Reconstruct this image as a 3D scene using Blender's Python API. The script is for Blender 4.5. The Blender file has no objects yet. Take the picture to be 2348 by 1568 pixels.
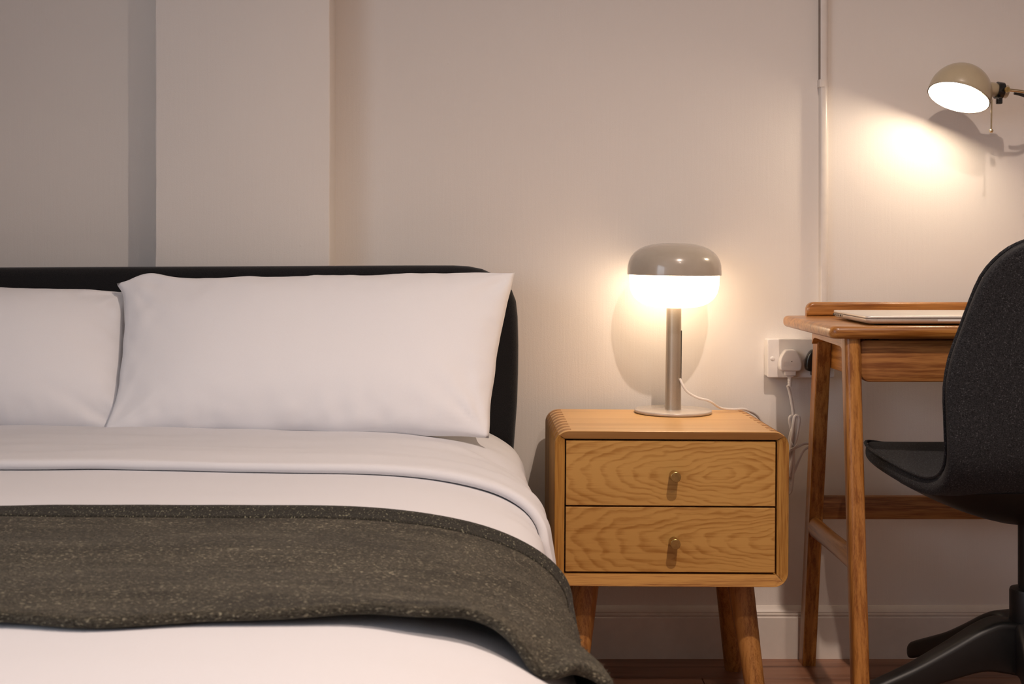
import bpy, bmesh, math, random
from mathutils import Vector, Matrix, noise

random.seed(7)
C = bpy.context.scene.collection
SC = bpy.context.scene
PI = math.pi

# ------------------------------------------------------------------ camera
CAMZ = 0.896
cam_d = bpy.data.cameras.new('camera')
cam_d.sensor_width = 36.0
cam_d.lens = 3150.0 / 2348.0 * 36.0
cam_d.shift_x = (1174 - 1090) / 2348.0
cam_d.shift_y = -(784 - 565) / 2348.0
cam_d.dof.use_dof = True
cam_d.dof.focus_distance = 2.62
cam_d.dof.aperture_fstop = 13.0
cam = bpy.data.objects.new('camera', cam_d)
C.objects.link(cam)
cam.location = (0, -3.0, CAMZ)
cam.rotation_euler = (PI / 2, 0, 0)
SC.camera = cam

# ------------------------------------------------------------------ world, lights, exposure
w = bpy.data.worlds.new('world'); SC.world = w; w.use_nodes = True
w.node_tree.nodes['Background'].inputs[0].default_value = (0.62, 0.72, 0.9, 1)
w.node_tree.nodes['Background'].inputs[1].default_value = 0.35
SC.view_settings.view_transform = 'Standard'
SC.view_settings.look = 'None'
SC.view_settings.gamma = 1.0
SC.view_settings.use_curve_mapping = False
SC.view_settings.exposure = -0.03
SC.cycles.use_denoising = True
SC.cycles.max_bounces = 5
SC.cycles.diffuse_bounces = 4
SC.cycles.glossy_bounces = 3
SC.cycles.use_adaptive_sampling = True
SC.cycles.adaptive_threshold = 0.07
SC.cycles.adaptive_min_samples = 16
SC.cycles.caustics_reflective = False
SC.cycles.caustics_refractive = False
SC.cycles.sample_clamp_indirect = 6.0

def light(name, kind, loc, energy, color, rot=(0, 0, 0), **kw):
    d = bpy.data.lights.new(name, kind); d.energy = energy; d.color = color
    for k, v in kw.items(): setattr(d, k, v)
    o = bpy.data.objects.new(name, d); C.objects.link(o); o.location = loc; o.rotation_euler = rot
    return o

# two recessed ceiling downlights between the camera and the wall, and a window in the left wall
light('downlight_spot', 'SPOT', (0.63, -1.76, 2.52), 162, (1.0, 0.805, 0.675), spot_size=math.radians(142), spot_blend=1.0, shadow_soft_size=0.022)
light('downlight_spot', 'SPOT', (0.74, -2.65, 2.52), 82, (1.0, 0.805, 0.675), spot_size=math.radians(142), spot_blend=1.0, shadow_soft_size=0.022)
light('window_daylight', 'AREA', (-2.13, -3.2, 1.5), 31, (0.80, 0.88, 1.0), rot=(0, -PI / 2, 0), shape='RECTANGLE', size=1.25, size_y=1.95)

# ------------------------------------------------------------------ helpers
def px(u, v, d):
    """point seen at pixel (u, v) of the photograph at distance d in front of the camera plane"""
    return Vector(((u - 1090) * d / 3150.0, d - 3.0, CAMZ - (v - 565) * d / 3150.0))

def mesh_obj(name, verts, faces, mat, parent=None, smooth=True, sharp=None):
    me = bpy.data.meshes.new(name)
    me.from_pydata([tuple(v) for v in verts], [], faces)
    me.update()
    return link(name, me, mat, parent, smooth, sharp)

def link(name, me, mat, parent=None, smooth=True, sharp=None):
    if mat is not None: me.materials.append(mat)
    if smooth:
        me.polygons.foreach_set('use_smooth', [True] * len(me.polygons))
        if sharp is not None:
            try: me.set_sharp_from_angle(angle=math.radians(sharp))
            except Exception: pass
    o = bpy.data.objects.new(name, me); C.objects.link(o)
    if parent is not None: o.parent = parent
    return o

def bm_obj(name, bm, mat, parent=None, smooth=True, sharp=35):
    me = bpy.data.meshes.new(name)
    bmesh.ops.recalc_face_normals(bm, faces=bm.faces)
    bm.to_mesh(me); bm.free()
    return link(name, me, mat, parent, smooth, sharp)

def thing(name, label, cat, loc=(0, 0, 0), rot=(0, 0, 0), group=None):
    o = bpy.data.objects.new(name, None); C.objects.link(o)
    o.location = loc; o.rotation_euler = rot
    o.empty_display_size = 0.05
    o['label'] = label; o['category'] = cat
    if group: o['group'] = group
    return o

def tag(o, label, cat, group=None):
    o['label'] = label; o['category'] = cat
    if group: o['group'] = group
    return o

def struct(o):
    o['kind'] = 'structure'; return o

def box(c, s, bev=0.0, seg=2, bm=None, rot=None):
    """box centred c, size s, bevelled; returns bmesh"""
    own = bm is None
    b = bmesh.new()
    bmesh.ops.create_cube(b, size=1.0)
    bmesh.ops.scale(b, vec=s, verts=b.verts)
    if bev > 0:
        bmesh.ops.bevel(b, geom=list(b.edges), offset=bev, segments=seg, profile=0.5, affect='EDGES')
    if rot is not None: bmesh.ops.rotate(b, cent=(0, 0, 0), matrix=rot, verts=b.verts)
    bmesh.ops.translate(b, vec=c, verts=b.verts)
    if own: return b
    me = bpy.data.meshes.new('t'); b.to_mesh(me); b.free(); bm.from_mesh(me); bpy.data.meshes.remove(me)
    return bm

def lathe(profile, seg=48, center=(0, 0, 0), mtx=None, cap=True):
    """profile list of (r, z) revolved about z"""
    vs, fs = [], []
    n = len(profile)
    for r, z in profile:
        for k in range(seg):
            a = 2 * PI * k / seg
            vs.append(Vector((r * math.cos(a), r * math.sin(a), z)))
    for i in range(n - 1):
        for k in range(seg):
            k2 = (k + 1) % seg
            fs.append((i * seg + k, i * seg + k2, (i + 1) * seg + k2, (i + 1) * seg + k))
    if cap:
        if profile[0][0] > 1e-6: fs.append(tuple(reversed(range(seg))))
        if profile[-1][0] > 1e-6: fs.append(tuple((n - 1) * seg + k for k in range(seg)))
    if mtx is not None: vs = [mtx @ v for v in vs]
    c = Vector(center)
    vs = [v + c for v in vs]
    bm = bmesh.new()
    bv = [bm.verts.new(v) for v in vs]
    for f in fs:
        try: bm.faces.new([bv[i] for i in f])
        except ValueError: pass
    bmesh.ops.remove_doubles(bm, verts=bm.verts, dist=1e-6)
    return bm

def spline(pts, n=8):
    """Catmull-Rom through pts"""
    P = [Vector(p) for p in pts]
    P = [2 * P[0] - P[1]] + P + [2 * P[-1] - P[-2]]
    out = []
    for i in range(1, len(P) - 2):
        p0, p1, p2, p3 = P[i - 1:i + 3]
        for k in range(n):
            t = k / n
            out.append(0.5 * ((2 * p1) + (p2 - p0) * t + (2 * p0 - 5 * p1 + 4 * p2 - p3) * t * t + (3 * p1 - p0 - 3 * p2 + p3) * t ** 3))
    out.append(P[-2].copy())
    return out

def tube(path, r, seg=10, taper=None):
    bm = bmesh.new()
    rings = []
    n = len(path)
    up = None
    for i, p in enumerate(path):
        t = (path[min(i + 1, n - 1)] - path[max(i - 1, 0)]).normalized()
        if up is None:
            up = Vector((0, 0, 1)) if abs(t.z) < 0.9 else Vector((1, 0, 0))
        s = t.cross(up).normalized(); up = s.cross(t).normalized()
        rr = r if taper is None else taper(i / (n - 1))
        rings.append([bm.verts.new(p + (s * math.cos(2 * PI * k / seg) + up * math.sin(2 * PI * k / seg)) * rr) for k in range(seg)])
    for a, b in zip(rings, rings[1:]):
        for k in range(seg):
            bm.faces.new((a[k], a[(k + 1) % seg], b[(k + 1) % seg], b[k]))
    bm.faces.new(list(reversed(rings[0]))); bm.faces.new(rings[-1])
    return bm

def loft(rings, closed=True):
    bm = bmesh.new()
    R = [[bm.verts.new(p) for p in r] for r in rings]
    n = len(rings[0])
    for a, b in zip(R, R[1:]):
        for k in range(n):
            bm.faces.new((a[k], a[(k + 1) % n], b[(k + 1) % n], b[k]))
    if closed:
        bm.faces.new(list(reversed(R[0]))); bm.faces.new(R[-1])
    return bm

def prism(poly, y0, y1, bev=0.0, seg=2, axis='y'):
    """extrude polygon (a, b) between two offsets along the axis, bevel all edges"""
    bm = bmesh.new()
    def P(a, b, t):
        return {'y': (a, t, b), 'z': (a, b, t), 'x': (t, a, b)}[axis]
    A = [bm.verts.new(P(a, b, y0)) for a, b in poly]
    B = [bm.verts.new(P(a, b, y1)) for a, b in poly]
    f0 = bm.faces.new(A); f1 = bm.faces.new(list(reversed(B)))
    n = len(poly)
    for k in range(n):
        bm.faces.new((A[(k + 1) % n], A[k], B[k], B[(k + 1) % n]))
    bmesh.ops.recalc_face_normals(bm, faces=bm.faces)
    if bev > 0:
        es = list(set(list(f0.edges) + list(f1.edges)))
        bmesh.ops.bevel(bm, geom=es, offset=bev, segments=seg, profile=0.5, affect='EDGES')
    return bm

def rrect(x0, x1, z0, z1, r, n=6):
    """rounded rectangle; r may be a 4-tuple (x1z1, x0z1, x0z0, x1z0)"""
    rs = r if isinstance(r, tuple) else (r,) * 4
    out = []
    for (cx, cz, a0, rr) in ((x1, z1, 0, rs[0]), (x0, z1, 90, rs[1]), (x0, z0, 180, rs[2]), (x1, z0, 270, rs[3])):
        sx = -1 if a0 in (0, 270) else 1
        sz = -1 if a0 in (0, 90) else 1
        if rr <= 0:
            out.append((cx, cz)); continue
        for k in range(n + 1):
            a = math.radians(a0 + 90 * k / n)
            out.append((cx + sx * rr + rr * math.cos(a), cz + sz * rr + rr * math.sin(a)))
    return out

def fbm(p, o=3):
    return noise.fractal(p, 1.0, 2.0, o)

def sstep(a, b, x):
    t = max(0.0, min(1.0, (x - a) / (b - a))); return t * t * (3 - 2 * t)

# ------------------------------------------------------------------ materials
def mat_new(name):
    m = bpy.data.materials.new(name); m.use_nodes = True
    nt = m.node_tree
    return m, nt, nt.nodes['Principled BSDF']

def N(nt, kind, **kw):
    n = nt.nodes.new(kind)
    for k, v in kw.items():
        if k.startswith('i_'):
            key = k[2:]
            n.inputs[int(key) if key.isdigit() else key.replace('_', ' ')].default_value = v
        else: setattr(n, k, v)
    return n

def L(nt, a, b): nt.links.new(a, b)

def ramp(nt, stops, src):
    r = nt.nodes.new('ShaderNodeValToRGB')
    els = r.color_ramp.elements
    els[0].position, els[0].color = stops[0][0], (*stops[0][1], 1)
    els[1].position, els[1].color = stops[-1][0], (*stops[-1][1], 1)
    for p, c in stops[1:-1]:
        e = els.new(p); e.color = (*c, 1)
    L(nt, src, r.inputs[0])
    return r

def mapped(nt, scale=(1, 1, 1), loc=(0, 0, 0), rot=(0, 0, 0), coord='Object'):
    t = N(nt, 'ShaderNodeTexCoord')
    m = N(nt, 'ShaderNodeMapping')
    m.inputs['Scale'].default_value = scale; m.inputs['Location'].default_value = loc; m.inputs['Rotation'].default_value = rot
    L(nt, t.outputs[coord], m.inputs[0])
    return m.outputs[0]

def tex_noise(nt, vec, scale, detail=3, rough=0.55, dist=0.0):
    n = N(nt, 'ShaderNodeTexNoise')
    n.inputs['Scale'].default_value = scale; n.inputs['Detail'].default_value = detail
    n.inputs['Roughness'].default_value = rough; n.inputs['Distortion'].default_value = dist
    L(nt, vec, n.inputs['Vector'])
    return n.outputs[0]

def math_n(nt, op, a, b=None, c=None):
    n = N(nt, 'ShaderNodeMath', operation=op)
    for i, x in enumerate((a, b, c)):
        if x is None: continue
        if isinstance(x, (int, float)): n.inputs[i].default_value = x
        else: L(nt, x, n.inputs[i])
    return n.outputs[0]

def bump(nt, bs, h, strength=0.2, dist=0.001):
    b = N(nt, 'ShaderNodeBump')
    b.inputs['Strength'].default_value = strength; b.inputs['Distance'].default_value = dist
    L(nt, h, b.inputs['Height']); L(nt, b.outputs[0], bs.inputs['Normal'])

def mixc(nt, fac, a, b, mode='MIX'):
    n = N(nt, 'ShaderNodeMix', data_type='RGBA', blend_type=mode)
    for idx, x in ((0, fac), (6, a), (7, b)):
        if isinstance(x, (int, float)): n.inputs[idx].default_value = x
        elif isinstance(x, tuple): n.inputs[idx].default_value = (*x, 1)
        else: L(nt, x, n.inputs[idx])
    return n.outputs[2]

def plain(name, col, rough=0.5, metal=0.0, var=0.06, nscale=40, coat=0.0, bmp=0.0, bscale=300):
    m, nt, bs = mat_new(name)
    v = mapped(nt)
    n = tex_noise(nt, v, nscale)
    lo = tuple(max(0, c * (1 - var)) for c in col); hi = tuple(min(1, c * (1 + var)) for c in col)
    L(nt, ramp(nt, [(0.3, lo), (0.7, hi)], n).outputs[0], bs.inputs['Base Color'])
    bs.inputs['Roughness'].default_value = rough; bs.inputs['Metallic'].default_value = metal
    bs.inputs['Coat Weight'].default_value = coat; bs.inputs['Coat Roughness'].default_value = 0.08
    if bmp: bump(nt, bs, tex_noise(nt, v, bscale, 2), bmp, 0.0006)
    return m

def wall_mat(name, col):
    m, nt, bs = mat_new(name)
    v = mapped(nt)
    n = tex_noise(nt, v, 2.2, 1)
    L(nt, ramp(nt, [(0.3, tuple(c * 0.975 for c in col)), (0.7, tuple(min(1, c * 1.02) for c in col))], n).outputs[0], bs.inputs['Base Color'])
    bs.inputs['Roughness'].default_value = 0.72
    # roller stipple, vertical brush drag and a few flecks under the paint
    a = tex_noise(nt, v, 420, 1)
    b = tex_noise(nt, mapped(nt, (160, 160, 9)), 1.0, 1)
    c = tex_noise(nt, mapped(nt, (7, 7, 5)), 1.0, 1)
    vor = N(nt, 'ShaderNodeTexVoronoi', feature='F1'); vor.inputs['Scale'].default_value = 9.0
    L(nt, v, vor.inputs['Vector'])
    fleck = ramp(nt, [(0.0, (1, 1, 1)), (0.035, (0, 0, 0))], vor.outputs['Distance']).outputs[0]
    h = math_n(nt, 'ADD', math_n(nt, 'MULTIPLY', a, 0.35), math_n(nt, 'MULTIPLY', b, 0.40))
    h = math_n(nt, 'ADD', h, math_n(nt, 'MULTIPLY', c, 1.2))
    h = math_n(nt, 'ADD', h, math_n(nt, 'MULTIPLY', fleck, 0.8))
    bump(nt, bs, h, 0.45, 0.0012)
    return m

def wood(name, light_c, dark_c, axis='x', ring=None, freq=1.0, rough=0.42, pore=0.35, band=0.5, seed=0.0, coat=0.0, spec=0.4):
    """straight-grained timber along an axis; ring=(a0, b0, stretch, freq) gives cathedral figure around a point of the (axis, z) face"""
    m, nt, bs = mat_new(name)
    ax = 'xyz'.index(axis)
    st = [1.0, 1.0, 1.0]; st[ax] = 0.045
    v = mapped(nt, tuple(st), loc=(seed, seed * 1.7, seed * 0.6))
    # fine pores
    pores = tex_noise(nt, mapped(nt, tuple(0.02 if i == ax else 1.0 for i in range(3)), loc=(seed, seed, seed)), 900 * freq, 2, 0.6)
    broad = tex_noise(nt, v, 42 * freq, 3, 0.6)
    if ring is not None:
        a0, b0, stretch, fr = ring
        sep = N(nt, 'ShaderNodeSeparateXYZ'); L(nt, mapped(nt), sep.inputs[0])
        w1 = tex_noise(nt, mapped(nt, (5, 5, 14), loc=(seed, 0, seed)), 1.0, 3, 0.5)
        w2 = tex_noise(nt, mapped(nt, (16, 16, 30), loc=(seed, 3, seed)), 1.0, 3, 0.55)
        da = math_n(nt, 'MULTIPLY', math_n(nt, 'SUBTRACT', sep.outputs[ax], a0), stretch)
        db = math_n(nt, 'SUBTRACT', sep.outputs[2], b0)
        db = math_n(nt, 'ADD', db, math_n(nt, 'MULTIPLY', math_n(nt, 'SUBTRACT', w1, 0.5), 0.075))
        rr = math_n(nt, 'SQRT', math_n(nt, 'ADD', math_n(nt, 'MULTIPLY', da, da), math_n(nt, 'MULTIPLY', db, db)))
        rr = math_n(nt, 'ADD', rr, math_n(nt, 'MULTIPLY', math_n(nt, 'SUBTRACT', w2, 0.5), 0.012))
        fr_ = math_n(nt, 'FRACT', math_n(nt, 'MULTIPLY', rr, fr))
        bands = ramp(nt, [(0.0, (0.1,) * 3), (0.18, (0.75,) * 3), (0.6, (0.55,) * 3), (0.9, (0.1,) * 3), (1.0, (0.1,) * 3)], fr_).outputs[0]
        g = math_n(nt, 'ADD', math_n(nt, 'MULTIPLY', bands, band), math_n(nt, 'MULTIPLY', tex_noise(nt, v, 110, 3, 0.65), 0.98 - band * 0.6))
    else:
        wv = N(nt, 'ShaderNodeTexNoise'); wv.inputs['Scale'].default_value = 130 * freq; wv.inputs['Detail'].default_value = 2
        L(nt, v, wv.inputs['Vector'])
        g = math_n(nt, 'ADD', math_n(nt, 'MULTIPLY', wv.outputs[0], band), math_n(nt, 'MULTIPLY', broad, 1.0 - band))
    g = math_n(nt, 'ADD', g, math_n(nt, 'MULTIPLY', math_n(nt, 'SUBTRACT', pores, 0.5), pore))
    mid = tuple((a * 0.55 + b * 0.45) for a, b in zip(light_c, dark_c))
    lo, md, hi = (0.30, 0.46, 0.61) if ring is not None else (0.38, 0.475, 0.58)
    L(nt, ramp(nt, [(lo, dark_c), (md, mid), (hi, light_c)], g).outputs[0], bs.inputs['Base Color'])
    bs.inputs['Roughness'].default_value = rough
    bs.inputs['Specular IOR Level'].default_value = spec
    bs.inputs['Coat Weight'].default_value = coat; bs.inputs['Coat Roughness'].default_value = 0.25
    bump(nt, bs, pores, 0.12, 0.0006)
    return m

def fabric(name, dark_c, light_c, scale=900, stretch=(1, 1, 1), fleck=0.0, fleck_c=(0.5, 0.5, 0.45), rough=0.9, sheen=0.3, bstr=0.5, patch=0.0, lo=0.35, hi=0.7):
    m, nt, bs = mat_new(name)
    v = mapped(nt, stretch)
    n = tex_noise(nt, v, scale, 2, 0.7)
    col = ramp(nt, [(lo, dark_c), (hi, light_c)], n).outputs[0]
    if fleck:
        f = tex_noise(nt, mapped(nt, tuple(s * 1.0 for s in stretch), loc=(3.1, 1.2, 0.4)), scale * 0.8, 1, 0.5)
        ff = ramp(nt, [(1 - fleck, (0, 0, 0)), (min(1.0, 1 - fleck + 0.08), (1, 1, 1))], f).outputs[0]
        col = mixc(nt, ff, col, fleck_c)
    if patch:
        p = tex_noise(nt, mapped(nt, (7, 34, 34)), 1.0, 5, 0.7)
        pp = ramp(nt, [(0.3, (1 - patch,) * 3), (0.7, (1 + patch * 0.6,) * 3)], p).outputs[0]
        col = mixc(nt, 1.0, col, pp, 'MULTIPLY')
    L(nt, col, bs.inputs['Base Color'])
    bs.inputs['Roughness'].default_value = rough
    bs.inputs['Sheen Weight'].default_value = sheen; bs.inputs['Sheen Roughness'].default_value = 0.5
    bs.inputs['Specular IOR Level'].default_value = 0.15
    bump(nt, bs, n, bstr, 0.0012)
    return m

def emit(name, col, strength):
    m, nt, bs = mat_new(name)
    v = mapped(nt); n = tex_noise(nt, v, 20)
    L(nt, ramp(nt, [(0.3, tuple(c * 0.99 for c in col)), (0.7, col)], n).outputs[0], bs.inputs['Emission Color'])
    bs.inputs['Emission Strength'].default_value = strength
    bs.inputs['Base Color'].default_value = (0.9, 0.9, 0.88, 1)
    bs.inputs['Roughness'].default_value = 0.3
    return m

M = {}
M['wall'] = wall_mat('painted_plaster', (0.76, 0.705, 0.655))
M['ceiling'] = plain('ceiling_paint', (0.74, 0.72, 0.69), 0.8)
M['trim'] = plain('gloss_trim_paint', (0.72, 0.66, 0.60), 0.35, var=0.03)
M['trunk'] = plain('trunking_plastic', (0.72, 0.66, 0.61), 0.28, var=0.03)
M['floor_gap'] = plain('floor_gap_dark', (0.03, 0.018, 0.012), 0.8)
M['plank'] = wood('floor_oak', (0.30, 0.145, 0.085), (0.13, 0.052, 0.028), 'x', freq=0.5, rough=0.38)
OAK_L, OAK_D = (0.52, 0.285, 0.080), (0.335, 0.148, 0.030)
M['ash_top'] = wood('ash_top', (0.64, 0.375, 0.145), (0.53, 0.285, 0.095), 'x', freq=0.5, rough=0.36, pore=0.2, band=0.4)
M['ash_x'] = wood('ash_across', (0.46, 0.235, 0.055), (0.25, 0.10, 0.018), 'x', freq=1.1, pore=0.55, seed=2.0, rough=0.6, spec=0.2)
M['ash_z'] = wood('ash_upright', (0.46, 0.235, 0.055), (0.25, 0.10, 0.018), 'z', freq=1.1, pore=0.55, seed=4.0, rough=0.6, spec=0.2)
M['ash_end'] = plain('ash_end_grain', (0.36, 0.17, 0.052), 0.5, var=0.25, nscale=500)
M['drawer_a'] = wood('ash_figured_knot', OAK_L, OAK_D, 'x', ring=(0.092, 0.462, 0.26, 120), band=0.36, pore=0.4, seed=1.0)
M['drawer_b'] = wood('ash_figured_arch', OAK_L, OAK_D, 'x', ring=(0.235, 0.338, 0.20, 120), band=0.36, pore=0.4, seed=6.0)
M['leg_ash'] = wood('ash_leg', (0.46, 0.215, 0.06), (0.24, 0.09, 0.02), 'z', freq=1.2, pore=0.55, seed=3.0)
M['pad'] = plain('dark_wood_pad', (0.16, 0.07, 0.025), 0.5, var=0.15)
M['inside'] = plain('drawer_gap_dark', (0.02, 0.012, 0.006), 0.8)
M['brass'] = plain('aged_brass', (0.46, 0.33, 0.13), 0.33, 1.0, var=0.12, nscale=120)
DK_L, DK_D = (0.43, 0.188, 0.044), (0.20, 0.066, 0.010)
M['desk_x'] = wood('desk_oak_across', DK_L, DK_D, 'x', freq=1.2, rough=0.33, coat=0.35, seed=1.5)
M['desk_y'] = wood('desk_oak_depth', DK_L, DK_D, 'y', freq=0.9, rough=0.33, coat=0.35, seed=2.5)
M['desk_z'] = wood('desk_oak_upright', DK_L, DK_D, 'z', freq=1.3, rough=0.36, coat=0.25, seed=3.5)
M['desk_drawer'] = wood('desk_oak_drawer', (0.36, 0.155, 0.045), (0.17, 0.056, 0.013), 'x', freq=1.5, rough=0.42, seed=5.5, pore=0.5)
M['white_cotton'] = fabric('white_cotton', (0.62, 0.61, 0.63), (0.66, 0.65, 0.67), 1400, rough=0.85, sheen=0.1, bstr=0.06)
M['pillow_cotton'] = fabric('pillow_cotton', (0.78, 0.77, 0.79), (0.82, 0.81, 0.83), 1500, rough=0.85, sheen=0.1, bstr=0.05)
M['headboard'] = fabric('charcoal_weave', (0.006, 0.006, 0.007), (0.02, 0.019, 0.02), 700, sheen=0.15, bstr=0.4)
M['throw'] = fabric('olive_wool', (0.008, 0.007, 0.0050), (0.095, 0.083, 0.061), 560, stretch=(0.5, 1, 1), fleck=0.38, fleck_c=(0.23, 0.205, 0.145), sheen=0.04, bstr=1.0, patch=0.5, lo=0.25, hi=0.75)
M['fuzz'] = plain('wool_fibre', (0.085, 0.075, 0.052), 0.9, var=0.6, nscale=160)
M['edge_shade'] = fabric('olive_wool_shaded', (0.007, 0.007, 0.005), (0.042, 0.037, 0.028), 560, stretch=(1, 0.5, 0.5), fleck=0.37, fleck_c=(0.17, 0.16, 0.11), sheen=0.05, bstr=1.0, lo=0.3, hi=0.75)  # darkened wool, colour carries the shade of the folded far edge
M['chair_fabric'] = fabric('charcoal_denim', (0.006, 0.006, 0.007), (0.034, 0.034, 0.037), 480, fleck=0.37, fleck_c=(0.062, 0.062, 0.066), sheen=0.05, bstr=0.5)
M['black_plastic'] = plain('black_plastic', (0.005, 0.005, 0.0055), 0.45, var=0.2, bmp=0.15, bscale=900)
M['black_gloss'] = plain('black_gloss', (0.010, 0.010, 0.010), 0.22, var=0.2)
M['taupe'] = plain('taupe_enamel', (0.40, 0.345, 0.28), 0.22, var=0.03, coat=0.6)
M['taupe_base'] = plain('taupe_enamel_base', (0.50, 0.43, 0.37), 0.25, var=0.03, coat=0.5)
M['taupe_pole'] = plain('taupe_satin_pole', (0.46, 0.39, 0.31), 0.32, 0.55, var=0.05, nscale=700)
M['cream'] = plain('cream_enamel', (0.44, 0.36, 0.24), 0.3, var=0.04, coat=0.4)
M['cream_in'] = plain('white_enamel_inside', (0.85, 0.80, 0.70), 0.4, var=0.02)
M['white_plastic'] = plain('white_plastic', (0.74, 0.70, 0.67), 0.28, var=0.03)
M['cord'] = plain('white_cord', (0.75, 0.70, 0.66), 0.4, var=0.04)
M['chrome'] = plain('polished_brass', (0.62, 0.50, 0.32), 0.15, 1.0, var=0.05)
M['alu'] = plain('silver_aluminium', (0.74, 0.69, 0.63), 0.36, 0.45, var=0.03, nscale=400)
M['dark'] = plain('dark_slot', (0.015, 0.012, 0.010), 0.6)
M['gap_grey'] = plain('gap_shade', (0.27, 0.22, 0.185), 0.7)
M['rubber'] = plain('grey_rubber', (0.05, 0.05, 0.05), 0.7)
M['mattress'] = plain('mattress_ticking', (0.70, 0.69, 0.68), 0.9)
M['glow_table'] = emit('lit_opal_glass', (1.0, 0.765, 0.52), 7.0)
M['glow_bulb'] = emit('lit_bulb', (1.0, 0.82, 0.62), 185.0)

# ------------------------------------------------------------------ the room
XL, XR, YB, YF, ZC = -2.1, 2.4, 0.0, -4.3, 2.62
def slab(name, x0, x1, y0, y1, z0, z1, mat):
    b = box(((x0 + x1) / 2, (y0 + y1) / 2, (z0 + z1) / 2), (x1 - x0, y1 - y0, z1 - z0))
    return struct(bm_obj(name, b, mat, smooth=False))
slab('wall_back', XL - 0.1, XR + 0.1, YB, YB + 0.1, -0.1, ZC + 0.1, M['wall'])
slab('wall_front', XL - 0.1, XR + 0.1, YF - 0.1, YF, -0.1, ZC + 0.1, M['wall'])
slab('wall_right', XR, XR + 0.1, YF, YB, -0.1, ZC + 0.1, M['wall'])
slab('ceiling', XL, XR, YF, YB, ZC, ZC + 0.1, M['ceiling'])
# wall on the left with a window opening
wy0, wy1, wz0, wz1 = -4.2, -2.2, 0.85, 2.15
b = bmesh.new()
for (y0, y1, z0, z1) in ((YF, wy0, 0, ZC), (wy1, YB, 0, ZC), (wy0, wy1, 0, wz0), (wy0, wy1, wz1, ZC)):
    box((XL - 0.05, (y0 + y1) / 2, (z0 + z1) / 2), (0.1, y1 - y0, z1 - z0), bm=b)
struct(bm_obj('wall_left', b, M['wall'], smooth=False))
b = bmesh.new()
for (y0, y1, z0, z1) in ((wy0, wy1, wz0, wz0 + 0.05), (wy0, wy1, wz1 - 0.05, wz1), (wy0, wy0 + 0.05, wz0, wz1), (wy1 - 0.05, wy1, wz0, wz1), (-3.225, -3.175, wz0, wz1)):
    box((XL - 0.0, (y0 + y1) / 2, (z0 + z1) / 2), (0.05, y1 - y0, z1 - z0), bm=b)
win = struct(bm_obj('window_1', b, M['trim'], smooth=False))
# column standing proud of the wall behind the bed
cx0, cx1, cy = -0.674, -0.3055, -0.11
b = prism(rrect(cx0, cx1, cy, 0.0, (0, 0, 0.004, 0.004), 3), 0.0, ZC, axis='z')
# slightly uneven plaster arrises
me_sub = bmesh.ops.subdivide_edges(b, edges=[e for e in b.edges if abs(e.verts[0].co.z - e.verts[1].co.z) > 1], cuts=90, use_grid_fill=True)
for v in b.verts:
    if v.co.y < -0.05:
        v.co.x += 0.0016 * noise.noise(Vector((v.co.x * 2, 3.0, v.co.z * 9))) + 0.0008 * noise.noise(Vector((v.co.x, 7.0, v.co.z * 40)))
struct(bm_obj('wall_column', b, M['wall'], sharp=30))

# floor: planks running along the wall over a dark sub-floor
slab('floor', XL, XR, YF, YB, -0.1, -0.012, M['floor_gap'])
floor = bpy.data.objects['floor']
plank_me = None
for r in range(9):
    y1 = -0.002 - r * 0.145
    off = (r * 0.53) % 1.2
    x = -0.2 - off
    k = 0
    while x < 2.0:
        if x + 1.2 > 0.05:
            if plank_me is None:
                bb = box((0, 0, 0), (1.1985, 0.1435, 0.012), 0.0008, 1)
                p0 = bm_obj('plank', bb, M['plank'], floor, sharp=30); plank_me = p0.data; p = p0
            else:
                p = bpy.data.objects.new('plank', plank_me); C.objects.link(p); p.parent = floor
            p.location = (x + 0.6, y1 - 0.0725, -0.006)
        x += 1.2
# the rest of the floor in the unseen part of the room is covered too
bb = bmesh.new()
box(((XL + -0.2) / 2 + 0.0, (YF + 0) / 2, -0.006), (-0.2 - XL - 0.9, -YF, 0.012), bm=bb)
box(((XL + XR) / 2, (YF - 1.31) / 2, -0.0061), (XR - XL, -YF - 1.31, 0.0118), bm=bb)
ro = bm_obj('floorboards', bb, M['plank'], floor, smooth=False); ro['kind'] = 'stuff'

# moulded skirting along the wall
def skirting(name, x0, x1):
    prof = [(0.0, 0.0), (-0.016, 0.0), (-0.016, 0.089), (-0.014, 0.0905), (-0.0125, 0.092), (-0.0145, 0.0945), (-0.0145, 0.0965), (-0.0115, 0.0985), (-0.0125, 0.101), (-0.011, 0.104), (-0.006, 0.109), (-0.003, 0.112), (0.0, 0.113)]
    bb = prism([(y, z) for y, z in prof], x0, x1, axis='x')
    return struct(bm_obj(name, bb, M['trim'], sharp=25))
skirting('baseboard_back', cx1 + 0.003, XR)

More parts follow.
